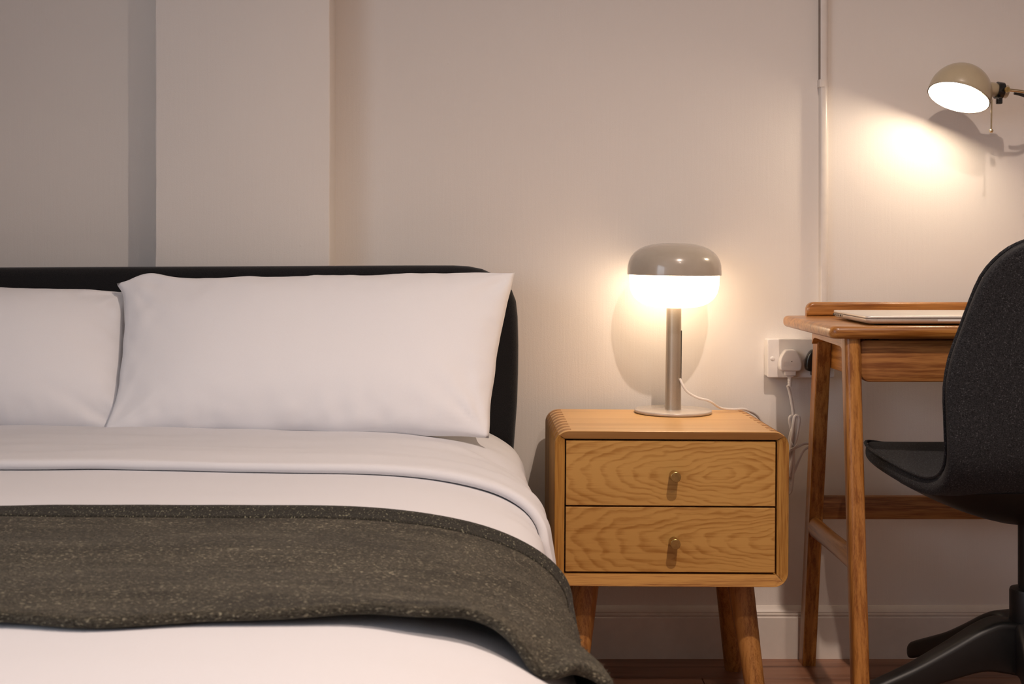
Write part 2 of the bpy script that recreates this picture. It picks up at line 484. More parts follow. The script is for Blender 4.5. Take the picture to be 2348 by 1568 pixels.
# cable trunking running up the wall
t = thing('cable_trunking', 'narrow white plastic cable trunking running up the wall behind the desk', 'cable trunking', (0.759, 0, 0.64))
zt = ZC - 0.64
prof = [(-0.0095, 0), (-0.0095, -0.0165), (-0.0088, -0.0180), (-0.0070, -0.0190), (0.0005, -0.0190), (0.0030, -0.0182), (0.0054, -0.0164), (0.0074, -0.0138), (0.0088, -0.0106), (0.0098, -0.0070), (0.0103, -0.003), (0.0103, 0)]
o = bm_obj('trunking_body', prism([(x, y) for x, y in prof], 0, zt, axis='z'), M['trunk'], t, sharp=40)
zc = px(1882, 191, 2.985).z - 0.64
bb = prism(rrect(-0.0125, -0.0015, -0.0215, 0.0, 0.0012, 2), zc - 0.008, zc + 0.008, axis='z')
bm_obj('joint_clip', bb, M['trunk'], t, sharp=40)
bb = prism(rrect(0.0080, 0.0112, -0.0090, 0.0, 0.0006, 2), zc - 0.006, zc + 0.006, axis='z')
bm_obj('joint_clip', bb, M['trunk'], t, sharp=40)
bb = box((-0.0097, -0.0085, (zc + zt) / 2 + 0.004), (0.0006, 0.0165, zt - zc - 0.008))
bm_obj('lid_gap', bb, M['gap_grey'], t, smooth=False)

# ------------------------------------------------------------------ bed
bed = thing('bed', 'bed with a black upholstered headboard against the wall', 'bed', (-0.62, -1.2, 0.0))
def rel(o_parent, bm):
    bmesh.ops.translate(bm, vec=-Vector(o_parent.location), verts=bm.verts); return bm
# headboard outline (world x, z) at its front face
hb = []
right = [(940, 609), (1040, 609), (1075, 611), (1105, 617), (1135, 630), (1158, 646), (1174, 666), (1183, 690), (1187, 725), (1188.5, 790), (1188, 850), (1186, 920), (1181, 985), (1177, 1040), (1172, 1120)]
for u, v in right:
    p = px(u, v, 2.82); hb.append((p.x, p.z))
hb += [(0.070, 0.25), (-1.32, 0.25), (-1.335, 0.55), (-1.345, 0.70), (-1.34, 0.78), (-1.315, 0.825), (-1.27, 0.848), (-1.2, 0.852), (-0.98, 0.8525)]
bb = prism(hb, -0.200, -0.125, 0.018, 4)
bm_obj('headboard', rel(bed, bb), M['headboard'], bed, sharp=50)
bb = box((-0.63, -1.22, 0.22), (1.36, 2.04, 0.16), 0.02, 3)
bm_obj('side_rail', rel(bed, bb), M['headboard'], bed)
bb = box((-0.63, -1.21, 0.405), (1.38, 2.0, 0.21), 0.05, 4)
bm_obj('mattress', rel(bed, bb), M['mattress'], bed)
for x in (-1.22, -0.03):
    for y in (-0.35, -2.1):
        bb = lathe([(0.02, 0.0), (0.028, 0.145)], 16, (x, y, 0))
        bm_obj('leg', rel(bed, bb), M['black_plastic'], bed)

# bedding surface: profile across the bed, right side rounding down over the mattress edge
ZB, X0 = 0.55, -0.25
def xe_of(y):
    return 0.086 + 0.016 * sstep(-0.4, -0.95, y)
def profile(s, y, off=0.0):
    """s: arc parameter in metres from x=-1.5; returns point pushed out by off"""
    xe = xe_of(y); W = xe - X0; H = 0.10
    s0 = X0 + 1.5
    if s <= s0:
        x, z, n = -1.5 + s, ZB, Vector((0, 0, 1))
    else:
        q = (s - s0)
        A = 0.40                                     # length of the rounded stretch
        if q < A:
            a = (q / A) ** 0.92 * PI / 2
            a = max(1e-4, min(a, PI / 2 - 1e-4))
            tt = math.sin(a) ** 0.8; zz = math.cos(a)
            x = X0 + W * tt; z = ZB - H + H * zz
            nx = (2.5 * tt ** 1.5) / W; nz = (2 * zz) / H
            n = Vector((nx, 0, nz)).normalized()
        else:
            q2 = q - A
            x = xe + 0.012 * math.sin(min(1, q2 / 0.2) * PI) ; z = ZB - H - q2; n = Vector((1, 0, 0))
    return Vector((x, y, z)) + n * off, n

def sheet(name, s0, s1, ns, y0, y1, ny, offf, mat, parent, thick, ymap=None, base=None):
    vs, fs = [], []
    for j in range(ny + 1):
        for i in range(ns + 1):
            s = s0 + (s1 - s0) * i / ns
            y = y0 + (y1 - y0) * j / ny
            if ymap: y = ymap(s, j / ny, y)
            p, n = profile(s, y, 0)
            p = p + n * offf(s, y, i / ns, j / ny)
            vs.append(p - Vector(parent.location))
    for j in range(ny):
        for i in range(ns):
            a = j * (ns + 1) + i
            fs.append((a, a + ns + 1, a + ns + 2, a + 1))
    o = mesh_obj(name, vs, fs, mat, parent)
    md = o.modifiers.new('thickness', 'SOLIDIFY'); md.thickness = thick; md.offset = -1.0
    sb = o.modifiers.new('smooth', 'SUBSURF'); sb.levels = 1; sb.render_levels = 1
    return o

duvet = thing('duvet', 'plain white cotton duvet covering the bed with its top edge turned back', 'duvet', (-0.62, -1.3, ZB - 0.04))
def duvet_off(s, y, a, b):
    q = s - (X0 + 1.5)
    side = sstep(0.0, 0.45, q)
    h = 0.0035 * fbm(Vector((s * 2.2, y * 5.0, 0.3)), 3)
    h += side * 0.007 * fbm(Vector((s * 3.0, y * 9.0, 2.1)), 3)
    # soft crease near the foot on the right
    cxx = math.exp(-((s - 1.56 - (y + 1.86) * 0.4) / 0.035) ** 2) * sstep(-1.76, -1.86, y) * (1 - sstep(-1.98, -2.2, y))
    h -= 0.012 * cxx
    h += 0.008 * math.exp(-((s - 1.48) / 0.05) ** 2) * sstep(-1.74, -1.84, y)
    # tension lines running down beside the throw
    h += 0.002 * math.sin(y * 26 + s * 9) * sstep(-1.72, -1.8, y) * sstep(-0.2, 0.25, q)
    return h - 0.002
sheet('cover', 0.12, 1.93, 150, -0.215, -2.26, 150, duvet_off, M['white_cotton'], duvet, 0.018)
# turned-back band: an upper and a lower layer joined by a rolled front edge
def fold_edge(s):
    y = -0.868 - 0.014 * noise.noise(Vector((s * 2.3, 1.0, 0))) - 0.006 * noise.noise(Vector((s * 7, 4.0, 0)))
    y -= 0.022 * sstep(0.95, 1.35, s)
    y -= 0.055 * sstep(1.45, 1.75, s)
    return y
vs, fs = [], []
ns, nj = 170, 44
FA, FB = 0.12, 1.95
rows = []
for j in range(nj + 1):
    row = []
    b_ = j / nj
    for i in range(ns + 1):
        s = FA + (FB - FA) * i / ns
        ye = fold_edge(s)
        q = s - (X0 + 1.5)
        if b_ < 0.80:                                  # upper layer from under the pillows to the rolled edge
            k = b_ / 0.80
            y = -0.212 + (ye + 0.212) * k
            h = 0.010 + 0.006 * sstep(0.55, 0.95, k)
            h += (0.006 * fbm(Vector((s * 2.0, y * 7, 5.0)), 3) + 0.003 * fbm(Vector((s * 7, y * 16, 9.0)), 3)) * (0.35 + 0.65 * math.sin(PI * min(1, k)))
            h += 0.004 * math.sin((y + 0.05 * noise.noise(Vector((s * 3, 0, 2)))) * 62) * sstep(0.2, 0.5, k) * (0.4 + 0.6 * sstep(1.0, 1.5, s)) * 0.5
            # dimple near the pillow corner
            h -= 0.016 * math.exp(-((s - 1.50) / 0.06) ** 2 - ((y + 0.56) / 0.022) ** 2)
        else:
            k = (b_ - 0.80) / 0.20
            a = k * PI
            y = ye - 0.008 * math.sin(a)
            h = 0.008 + 0.008 * math.cos(a)
            if k >= 0.999: h = -0.001; y = ye + 0.02
        lift = 0.002 * max(0.0, noise.noise(Vector((s * 3.1, 8.0, 0)))) * sstep(0.6, 0.95, b_)
        p, n = profile(s, y, 0)
        row.append(p + n * (h + lift + duvet_off(s, y, 0, 0)) - Vector(duvet.location))
    rows.append(row)
for r in rows: vs += r
for j in range(nj):
    for i in range(ns):
        a = j * (ns + 1) + i
        fs.append((a, a + ns + 1, a + ns + 2, a + 1))
o = mesh_obj('turned_back_edge', vs, fs, M['white_cotton'], duvet)
sb = o.modifiers.new('smooth', 'SUBSURF'); sb.levels = 1; sb.render_levels = 1

# pillows leaning on the headboard
def pillow(name, label, TL, TR, BR, BL, seed, tf=0.085, tb=0.04, cave=(0.010, 0.012, 0.012, 0.010), bumpy=None):
    base = (TL + TR + BR + BL) / 4; base = Vector((base.x, base.y, min(BL.z, BR.z)))
    t = thing(name, label, 'pillow', base, group='pillows leaning on the headboard')
    nu, nv = 110, 64
    ex = (TR - TL).normalized(); ez = ((TL + TR) - (BL + BR)).normalized()
    nrm = ez.cross(ex).normalized()
    if nrm.y > 0: nrm = -nrm
    ctop, crt, cbt, clf = cave
    def edge(s, t_):
        p = TL.lerp(TR, s).lerp(BL.lerp(BR, s), t_)
        bow_s = 4 * s * (1 - s); bow_t = 4 * t_ * (1 - t_)
        p = p - ez * (ctop * bow_s * (1 - t_)) + ez * (cbt * bow_s * t_)
        p = p + ex * (clf * bow_t * (1 - s)) - ex * (crt * bow_t * s)
        return p
    def puff(s, t_):
        a = 1 - abs(2 * s - 1) ** 3.2; b = 1 - abs(2 * t_ - 1) ** 2.6
        return max(0.0, a * b) ** 0.62
    vs, fs = [], []
    def wr(s, t_, sd):
        d = min(s * 2.1, (1 - s) * 2.1, t_, 1 - t_)
        near = math.exp(-d / 0.11)
        w_ = 0.0
        # creases radiating from the four corners
        for (cx, cz) in ((0, 0), (1, 0), (0, 1), (1, 1)):
            dx, dz = (s - cx) * 2.1, (t_ - cz)
            r = math.hypot(dx, dz); an = math.atan2(dz, dx)
            w_ += 0.019 * math.exp(-r / 0.24) * noise.noise(Vector((an * 3.2, sd + cx * 3, cz * 5))) * sstep(0.0, 0.08, r)
        # short pulls along the seams
        w_ += 0.0065 * near * sstep(0, 0.04, d) * noise.noise(Vector((s * 26, t_ * 13, sd)))
        w_ += 0.0030 * fbm(Vector((s * 3.2, t_ * 2.2, sd)), 3)
        return w_
    for side in (1, -1):
        for j in range(nv + 1):
            for i in range(nu + 1):
                # cosine spacing packs detail into the rim
                s = 0.5 - 0.5 * math.cos(PI * i / nu) if False else i / nu
                t_ = j / nv
                p = edge(s, t_)
                q = puff(s, t_)
                edge_w = 0.0045 * noise.noise(Vector((s * 9, t_ * 7, seed + 3)))
                rim = 1 - min(1.0, q * 2.2)
                p = p + (ez * edge_w + ex * edge_w * 0.6) * rim
                th = tf if side > 0 else -tb
                off = th * q + 0.0025 * side * (1 if 0 < i < nu and 0 < j < nv else 0)
                if side > 0: off += wr(s, t_, seed) * min(1, q * 3)
                p = p + nrm * off
                if bumpy: p = p + bumpy(s, t_, ex, ez, nrm)
                vs.append(p - base)
    n1 = (nu + 1) * (nv + 1)
    for side in (0, 1):
        for j in range(nv):
            for i in range(nu):
                a = side * n1 + j * (nu + 1) + i
                f = (a, a + 1, a + nu + 2, a + nu + 1)
                fs.append(f if side else tuple(reversed(f)))
    bm = bmesh.new()
    bv = [bm.verts.new(v) for v in vs]
    for f in fs: bm.faces.new([bv[k] for k in f])
    bmesh.ops.remove_doubles(bm, verts=bm.verts, dist=0.0002)
    o = bm_obj('pillowcase', bm, M['pillow_cotton'], t, sharp=None)
    return t
def right_bump(s, t_, ex, ez, nrm):
    # crumpled ear at the upper left corner and straight pull to the upper right one
    e = math.exp(-((s - 0.07) / 0.055) ** 2) * math.exp(-(t_ / 0.10) ** 2)
    f = math.exp(-(s / 0.03) ** 2) * math.exp(-(t_ / 0.07) ** 2)
    g_ = math.exp(-(s / 0.04) ** 2) * math.exp(-((1 - t_) / 0.12) ** 2)
    return ez * (0.013 * e - 0.006 * f) + nrm * (0.008 * e) - ex * (0.012 * f + 0.012 * g_)
pillow('pillow', 'white pillow on the side nearest the bedside table, whole and uncropped', px(282, 648, 2.735), px(1182, 624, 2.745), px(1122, 1003, 2.50), px(250, 994, 2.55), 1.3, tf=0.075, tb=0.045, cave=(0.004, 0.010, 0.004, 0.012), bumpy=right_bump)
pillow('pillow', 'white pillow at the left, partly cut off by the photo edge', px(-560, 655, 2.745), px(300, 668, 2.765), px(300, 994, 2.60), px(-540, 990, 2.58), 7.7, tf=0.085, tb=0.035, cave=(0.002, 0.006, 0.004, 0.012))

# wool throw across the bed
throw = thing('throw_blanket', 'dark olive wool throw laid across the white duvet', 'blanket', (-0.5, -1.5, ZB))
def throw_y(s, b, y):
    if b > 0.5:
        k = (b - 0.5) * 2
        x = s - 1.5
        e = 0.005 * noise.noise(Vector((s * 3.4, 2.0, 0))) + 0.005 * noise.noise(Vector((s * 11, 5.0, 0)))
        e += 0.015 * math.exp(-((x + 0.175) / 0.035) ** 2) - 0.018 * math.exp(-((x + 0.335) / 0.07) ** 2)
        e += 0.016 * math.exp(-((x + 0.09) / 0.05) ** 2) - 0.012 * math.exp(-((x - 0.005) / 0.035) ** 2)
        e += 0.020 * math.exp(-((x - 0.075) / 0.05) ** 2)
        return y + e * k
    k = (0.5 - b) * 2
    return y + 0.006 * noise.noise(Vector((s * 3, 11.0, 0))) * k
def throw_off(s, y, a, b):
    x = s - 1.5
    h = 0.0125 + 0.0022 * fbm(Vector((s * 3, y * 8, 1.0)), 3)
    h += 0.0025 * math.sin(y * 33 + 0.8 * noise.noise(Vector((s * 2, 0, 4))) * 3)
    # rolled far hem
    h += 0.004 * math.exp(-((b - 0.03) / 0.035) ** 2)
    # near edge lifting in waves
    near = sstep(0.78, 1.0, b)
    h += near * (0.002 + 0.002 * noise.noise(Vector((s * 4, 6.0, 0))))
    h += near * (0.003 * math.exp(-((x + 0.175) / 0.05) ** 2) + 0.014 * math.exp(-((x + 0.085) / 0.06) ** 2))
    h -= near * 0.010 * math.exp(-((x - 0.0) / 0.03) ** 2)
    lift = math.exp(-((x - 0.10) / 0.07) ** 2) * sstep(0.55, 1.0, b)
    h += 0.024 * lift
    # pleat running back from the lifted corner
    h += 0.006 * math.exp(-((x - 0.03 - (1 - b) * -0.20) / 0.018) ** 2) * sstep(0.55, 0.8, b)
    return h
th = sheet('wool_cloth', 0.10, 1.86, 220, -1.262, -1.742, 60, throw_off, M['throw'], throw, 0.010, throw_y)
# darker strip on the far edge: shade of the fold put into colour
sheet('edge_shade', 0.10, 1.86, 220, -1.2605, -1.318, 8, lambda s_, y_, a_, b__: throw_off(s_, y_, a_, (y_ + 1.262) / -0.480) + 0.0016 + 0.0012 * math.sin(PI * b__), M['edge_shade'], throw, 0.006)
# fuzzy wool fibres standing off the weave
vs, fs = [], []
rnd = random.Random(5)
me = th.data
nsx = 221
for k in range(26000):
    i = rnd.randrange(60, 219); j = rnd.choice([rnd.randrange(0, 60), rnd.randrange(0, 60), rnd.randrange(0, 60), 0, 59])
    A_ = me.vertices[j * nsx + i].co; B_ = me.vertices[j * nsx + i + 1].co; D_ = me.vertices[(j + 1) * nsx + i].co
    fu, fv = rnd.random(), rnd.random()
    p = A_ + (B_ - A_) * fu + (D_ - A_) * fv
    n = (D_ - A_).cross(B_ - A_).normalized()
    if n.z < -0.2 or n.dot(Vector((0.3, 0, 1))) < 0: n = -n
    if j < 4: continue
    d = Vector((rnd.gauss(0, 1.3), rnd.gauss(0, 0.9), rnd.gauss(0, 0.6)))
    d = (d + n * 0.25).normalized()
    ln = rnd.uniform(0.0015, 0.0045)
    sd = d.cross(n).normalized() * 0.00016
    q = len(vs)
    m_ = p + d * ln * 0.5 + n * 0.0008
    e_ = p + d * ln + n * rnd.uniform(-0.0004, 0.0012)
    vs += [p - sd, p + sd, m_ + sd, m_ - sd, e_]
    fs += [(q, q + 1, q + 2, q + 3), (q + 3, q + 2, q + 4)]
fz = mesh_obj('wool_fuzz', vs, fs, M['fuzz'], throw); fz['kind'] = 'stuff'

# ------------------------------------------------------------------ bedside table
NSX, NSY = 0.368, -0.2335          # footprint centre
night = thing('bedside_table', 'light ash bedside table with two drawers and splayed legs', 'bedside table', (NSX, NSY, 0.0), rot=(0, math.radians(0.35), 0))
HW, YF_, YK = 0.2215, -0.1735, 0.1735
ZT, ZBm = 0.547, 0.2535
IW, IT, IB = 0.2015, 0.5305, 0.2745    # inner opening half width, top, bottom
R_ = 0.028
# four mitred boards of the rounded casing
def arc(cx, cz, a0, a1, r, n=6):
    return [(cx + r * math.cos(math.radians(a0 + (a1 - a0) * k / n)), cz + r * math.sin(math.radians(a0 + (a1 - a0) * k / n))) for k in range(n + 1)]
def board(name, outer, i0, i1, mat):
    n = len(outer)
    inner = []
    L_ = [0]
    for p, q in zip(outer, outer[1:]): L_.append(L_[-1] + math.hypot(q[0] - p[0], q[1] - p[1]))
    for k in range(n):
        f = L_[k] / L_[-1]
        inner.append((i0[0] + (i1[0] - i0[0]) * f, i0[1] + (i1[1] - i0[1]) * f))
    rings = []
    for (ox, oz), (ix, iz) in zip(outer, inner):
        # outer edge slightly eased, inner edge set back: the frame slopes inwards
        cx, cz = 0.0, (ZT + ZBm) / 2
        e = 0.0025
        vx, vz = ix - ox, iz - oz; l = math.hypot(vx, vz) or 1; vx, vz = vx / l, vz / l
        rings.append([Vector((ox, YK, oz)), Vector((ox, YF_ + e, oz)), Vector((ox + vx * e * 0.45, YF_, oz + vz * e * 0.45)), Vector((ix, YF_ + 0.012, iz)), Vector((ix, YK, iz))])
    bm = loft(rings)
    return bm_obj(name, bm, mat, night, sharp=13)
d2 = R_ * (1 - math.cos(PI / 4))
outer_top = arc(-HW + R_, ZT - R_, 135, 90, R_) + arc(HW - R_, ZT - R_, 90, 45, R_)
outer_right = arc(HW - R_, ZT - R_, 45, 0, R_) + arc(HW - R_, ZBm + R_, 0, -45, R_)
outer_bot = arc(HW - R_, ZBm + R_, -45, -90, R_) + arc(-HW + R_, ZBm + R_, -90, -135, R_)
outer_left = arc(-HW + R_, ZBm + R_, -135, -180, R_) + arc(-HW + R_, ZT - R_, 180, 135, R_)
g = 0.00025
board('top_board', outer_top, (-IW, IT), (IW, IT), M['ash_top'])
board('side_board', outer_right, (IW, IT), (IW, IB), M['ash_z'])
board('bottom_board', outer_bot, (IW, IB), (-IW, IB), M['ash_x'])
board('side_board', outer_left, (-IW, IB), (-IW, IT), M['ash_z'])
# frame edge strips: upright grain on the sloping front of the top board is quieter than the sawn front edge
for (a, b_) in (((-HW + R_ * 0.3, ZT - R_ * 0.3), (-IW, IT)), ((HW - R_ * 0.3, ZT - R_ * 0.3), (IW, IT)), ((-HW + R_ * 0.3, ZBm + R_ * 0.3), (-IW, IB)), ((HW - R_ * 0.3, ZBm + R_ * 0.3), (IW, IB))):
    p0 = Vector((a[0], YF_ - 0.0001, a[1])); p1 = Vector((b_[0], YF_ + 0.0118, b_[1]))
    bm_obj('mitre_joint', tube([p0, (p0 + p1) / 2, p1], 0.0005, 4), M['inside'], night)
bm_obj('back_panel', box((0, YK - 0.006, (IT + IB) / 2), (2 * IW, 0.01, IT - IB)), M['inside'], night, smooth=False)
# dark end-grain fingers wrapping the rounded top corners
def finger(sign, y, mat):
    n = 7; rings = []
    pts = []
    for k in range(n + 1):
        a = math.radians(22 + (90 - 22) * k / n)
        pts.append((math.cos(a), math.sin(a)))
    for wl in (0, 1):
        pass
    path = [(HW - R_ + R_ * c, ZT - R_ + R_ * s_) for c, s_ in pts] + [(HW - R_ - 0.004, ZT)]
    nr = [(c, s_) for c, s_ in pts] + [(0, 1)]
    hw = 0.0085
    for (x, z), (nx, nz) in zip(path, nr):
        o_ = 0.0004
        rings.append([Vector((sign * (x + nx * o_), y - hw, z + nz * o_)), Vector((sign * (x + nx * o_), y + hw, z + nz * o_)),
                      Vector((sign * (x - nx * 0.001), y + hw, z - nz * 0.001)), Vector((sign * (x - nx * 0.001), y - hw, z - nz * 0.001))])
    return loft(rings)
f0 = {}
for sgn in (-1, 1):
    for k in range(9):
        y = YF_ + 0.022 + k * 0.0385
        if sgn not in f0:
            o = bm_obj('finger_joint', finger(sgn, 0.0, None), M['ash_end'], night, sharp=24); f0[sgn] = o.data
        else:
            o = bpy.data.objects.new('finger_joint', f0[sgn]); C.objects.link(o); o.parent = night
        o.location = (0, y, 0)
# drawers
for (z0, z1, m) in ((0.4042, 0.5268, 'drawer_a'), (0.2782, 0.4008, 'drawer_b')):
    bb = prism(rrect(-IW + 0.0026, IW - 0.0030, z0, z1, 0.0006, 1), YF_ + 0.0135, YF_ + 0.033, 0.0007, 1)
    dr = bm_obj('drawer', bb, M[m], night, sharp=30)
    bb = box((0, (YF_ + YK) / 2 + 0.02, (z0 + z1) / 2 - 0.005), (2 * IW - 0.03, YK - YF_ - 0.06, (z1 - z0) - 0.03))
    bm_obj('drawer_box', bb, M['inside'], dr, smooth=False)
    mt = Matrix.Rotation(PI / 2, 4, 'X')
    prof_ = [(0.0, 0.0), (0.0090, 0.0), (0.0094, 0.020), (0.0096, 0.0255), (0.0094, 0.0264), (0.0088, 0.0268), (0.0, 0.0269)]
    kz = (z0 + z1) / 2 - 0.003
    bb = lathe(prof_, 32, (0.006, YF_ + 0.0137, kz), mt)
    bm_obj('knob', bb, M['brass'], dr, sharp=30)
# legs with their fixing plates
for (sx, sy) in ((-1, -1), (1, -1), (-1, 1), (1, 1)):
    top = Vector((sx * 0.150, -0.060 if sy < 0 else 0.082, ZBm - 0.004))
    bot = Vector((sx * 0.178, -0.115 if sy < 0 else 0.143, 0.0))
    dr_ = (bot - top)
    path = [top + dr_ * (k / 12) for k in range(13)]
    rings = []
    for k, p in enumerate(path):
        f = k / 12; r = 0.0265 - 0.0085 * f
        if k == 12: r *= 0.96
        rings.append([p + Vector((r * math.cos(2 * PI * q / 24), r * math.sin(2 * PI * q / 24), 0)) for q in range(24)])
    lg = bm_obj('leg', loft(rings), M['leg_ash'], night, sharp=40)
    bb = box((sx * 0.146, top.y, ZBm - 0.0045), (0.082, 0.07, 0.0085), 0.001, 1)
    bm_obj('leg_plate', bb, M['pad'], lg, smooth=False)

# ------------------------------------------------------------------ table lamp
LD = 2.885
lamp_base = px(1543, 946, LD)
lz = 0.5475
lamp = thing('table_lamp', 'taupe mushroom table lamp with a lit white glass shade on the bedside table', 'table lamp', (lamp_base.x, LD - 3.0, lz), rot=(0, math.radians(0.55), 0))
Z = lambda v: CAMZ - (v - 565) * LD / 3150.0 - lz
bm_obj('base', lathe([(0.0, 0.0), (0.079, 0.0), (0.0805, 0.001), (0.0812, 0.0035), (0.0808, 0.0058), (0.079, 0.0068), (0.02, 0.0072), (0.0, 0.0072)], 72), M['taupe_base'], lamp, sharp=60)
zb = Z(706); zr = Z(630); ztp = Z(557)
pole = bm_obj('pole', lathe([(0.0, 0.007), (0.0168, 0.007), (0.0168, 0.012), (0.0160, zb * 0.6), (0.0156, zb + 0.004), (0.0, zb + 0.004)], 40), M['taupe_pole'], lamp, sharp=60)
bb = box((0.0148, -0.0055, (Z(870) + Z(757)) / 2), (0.003, 0.0022, Z(757) - Z(870)))
bm_obj('cord_slot', bb, M['dark'], pole, smooth=False)
# opal glass bowl
prof_ = []
RG, HG = 0.0938, zr - zb
for k in range(25):
    a = k / 24 * PI / 2
    prof_.append((RG * math.sin(a) ** (2 / 3.1) if k else 0.0, zr - HG * max(0.0, math.cos(a)) ** (2 / 3.1)))
prof_.append((RG, zr + 0.004))
gl = bm_obj('glass_shade', lathe(prof_, 72, cap=False), M['glow_table'], lamp, sharp=None)
# enamelled cap
prof_ = []
RD, HD = 0.0985, ztp - zr
for k in range(27):
    a = PI / 2 - k / 26 * PI / 2
    prof_.append((RD * max(0.0, math.sin(a)) ** (2 / 2.7), zr + HD * max(0.0, math.cos(a)) ** (2 / 2.8)))
prof_[-1] = (0.0, ztp)
inner = [(max(0.0, r - 0.0018) if k < 26 else 0.0, z - (0.0018 if k > 3 else 0.0)) for k, (r, z) in enumerate(prof_)]
bm_obj('cap', lathe(list(reversed(inner)) + prof_, 72, cap=False), M['taupe'], lamp, sharp=60)

# lamp cord: out of the pole, over the table top, down behind to the tied bundle
cpts = [(1559, 868, 2.872), (1566, 884, 2.868), (1577, 899, 2.868), (1600, 912, 2.87), (1626, 919, 2.875), (1652, 935.0, 2.895), (1680, 938.5, 2.905), (1704, 938.0, 2.915), (1720, 943.5, 2.925), (1740, 958, 2.95), (1764, 1000, 2.955), (1790, 1060, 2.955), (1802, 1120, 2.955)]
path = spline([px(*p) for p in cpts], 8)
cd = bm_obj('cord', rel(lamp, tube(path, 0.0026, 8)), M['cord'], lamp)
cd.matrix_parent_inverse = Matrix.Rotation(-math.radians(0.55), 4, 'Y')

# ------------------------------------------------------------------ wall socket and plugs
SD = 2.962
pl = px(1760, 777, SD); pr = px(1913, 866, SD)
sock = thing('wall_socket', 'white double wall socket between the bedside table and the desk', 'socket', ((pl.x + pr.x) / 2, -0.0, (pl.z + pr.z) / 2))
sw, sh = (pr.x - pl.x) / 2, (pl.z - pr.z) / 2
bb = prism(rrect(-sw + 0.001, sw - 0.001, -sh + 0.001, sh - 0.001, 0.004, 4), -0.028, 0.0)
bm_obj('back_box', bb, M['white_plastic'], sock, sharp=40)
bb = prism(rrect(-sw, sw, -sh, sh, 0.0035, 4), -0.038, -0.0285, 0.0022, 3)
fp = bm_obj('face_plate', bb, M['white_plastic'], sock, sharp=50)
for sx in (-1, 1):
    bb = lathe([(0.0048, 0.0), (0.0048, 0.0008), (0.0042, 0.0015), (0.0, 0.0018)], 24, (sx * (sw - 0.0105), -0.038, -0.0005), Matrix.Rotation(PI / 2, 4, 'X'))
    bm_obj('screw_cap', bb, M['white_plastic'], fp, sharp=50)
def plug(name, label, u, v, mat, text):
    c = px(u, v, SD - 0.001)
    t = thing(name, label, 'plug', (c.x, -0.0383, c.z), group=None)
    # rounded shield outline, flat bottom
    half = [(0.0, 0.0245), (0.008, 0.0240), (0.0128, 0.021), (0.018, 0.0135), (0.0222, 0.004), (0.0240, -0.007), (0.0238, -0.014), (0.0215, -0.0195), (0.0165, -0.0220), (0.0, -0.0225)]
    hs = spline([Vector((x, z, 0)) for x, z in half], 3)
    out = [(p.x, p.y) for p in hs] + [(-p.x, p.y) for p in reversed(hs[1:-1])]
    bb = prism(out, -0.021, 0.0, 0.0036, 3)
    body = bm_obj('plug_body', bb, mat, t, sharp=60)
    bb = prism(rrect(-0.0118, 0.0118, -0.0315, -0.020, (0, 0, 0.002, 0.002), 2), -0.0185, -0.003, 0.0015, 2)
    bm_obj('cord_grip', bb, mat, t, sharp=60)
    bb = prism(rrect(-0.0075, 0.0075, -0.0345, -0.031, 0.0008, 2), -0.0165, -0.005, 0.001, 2)
    bm_obj('collar', bb, mat, t, sharp=60)
    # ribbed strain relief
    prof2 = []
    for k in range(4):
        z = -0.0345 - k * 0.005
        prof2 += [(0.0046, z), (0.0046, z - 0.0036), (0.0037, z - 0.0038), (0.0037, z - 0.0049)]
    prof2.append((0.0040, -0.0553))
    bm_obj('strain_relief', lathe(prof2, 20, (0, -0.0105, 0)), mat, t, sharp=40)
    if text:
        bm_obj('pin_hole', lathe([(0.001, 0), (0.001, 0.0004)], 12, (0.002, -0.0211, -0.001), Matrix.Rotation(PI / 2, 4, 'X')), M['dark'], t)
        cu = bpy.data.curves.new('txt', 'FONT'); cu.body = 'SAFETY'; cu.size = 0.0070; cu.extrude = 0.00025; cu.align_x = 'CENTER'
        tmp = bpy.data.objects.new('txt', cu); C.objects.link(tmp)
        bpy.context.view_layer.update()
        me = bpy.data.meshes.new_from_object(tmp.evaluated_get(bpy.context.evaluated_depsgraph_get()))
        bpy.data.objects.remove(tmp)
        me.materials.clear()
        me.transform(Matrix.Translation((0.0035, -0.0211, -0.0085)) @ Matrix.Rotation(PI / 2, 4, 'X'))
        link('lettering', me, mat, t, smooth=False)
        bb = bmesh.new()
        for (x0, x1, z0, z1) in ((-0.016, 0.0165, -0.0018, -0.0014), (-0.016, 0.0165, -0.0108, -0.0104), (-0.016, -0.0156, -0.0108, -0.0014), (0.0161, 0.0165, -0.0108, -0.0014), (-0.0098, -0.0094, -0.0108, -0.0014)):
            box(((x0 + x1) / 2, -0.0211, (z0 + z1) / 2), (x1 - x0, 0.0005, z1 - z0), bm=bb)
        for ang, zz in ((0, -0.0030), (0, -0.0092)):
            box((-0.0128, -0.0211, zz), (0.0044, 0.0005, 0.0006), bm=bb)
        box((-0.0128, -0.0211, -0.0061), (0.0070, 0.0005, 0.0006), bm=bb, rot=Matrix.Rotation(-math.radians(55), 4, 'Y'))
        o_ = bm_obj('embossed_mark', bb, mat, t, smooth=False); o_['kind'] = 'stuff'
    return t
plug('plug', 'white three-pin plug in the wall socket', 1808.5, 826, M['white_plastic'], True)
plug('plug', 'black three-pin plug half hidden behind the desk leg', 1869, 826, M['black_gloss'], False)
for o in bpy.data.objects:
    if o.name.startswith('plug') and o.parent is None: o['group'] = 'plugs in the wall socket'
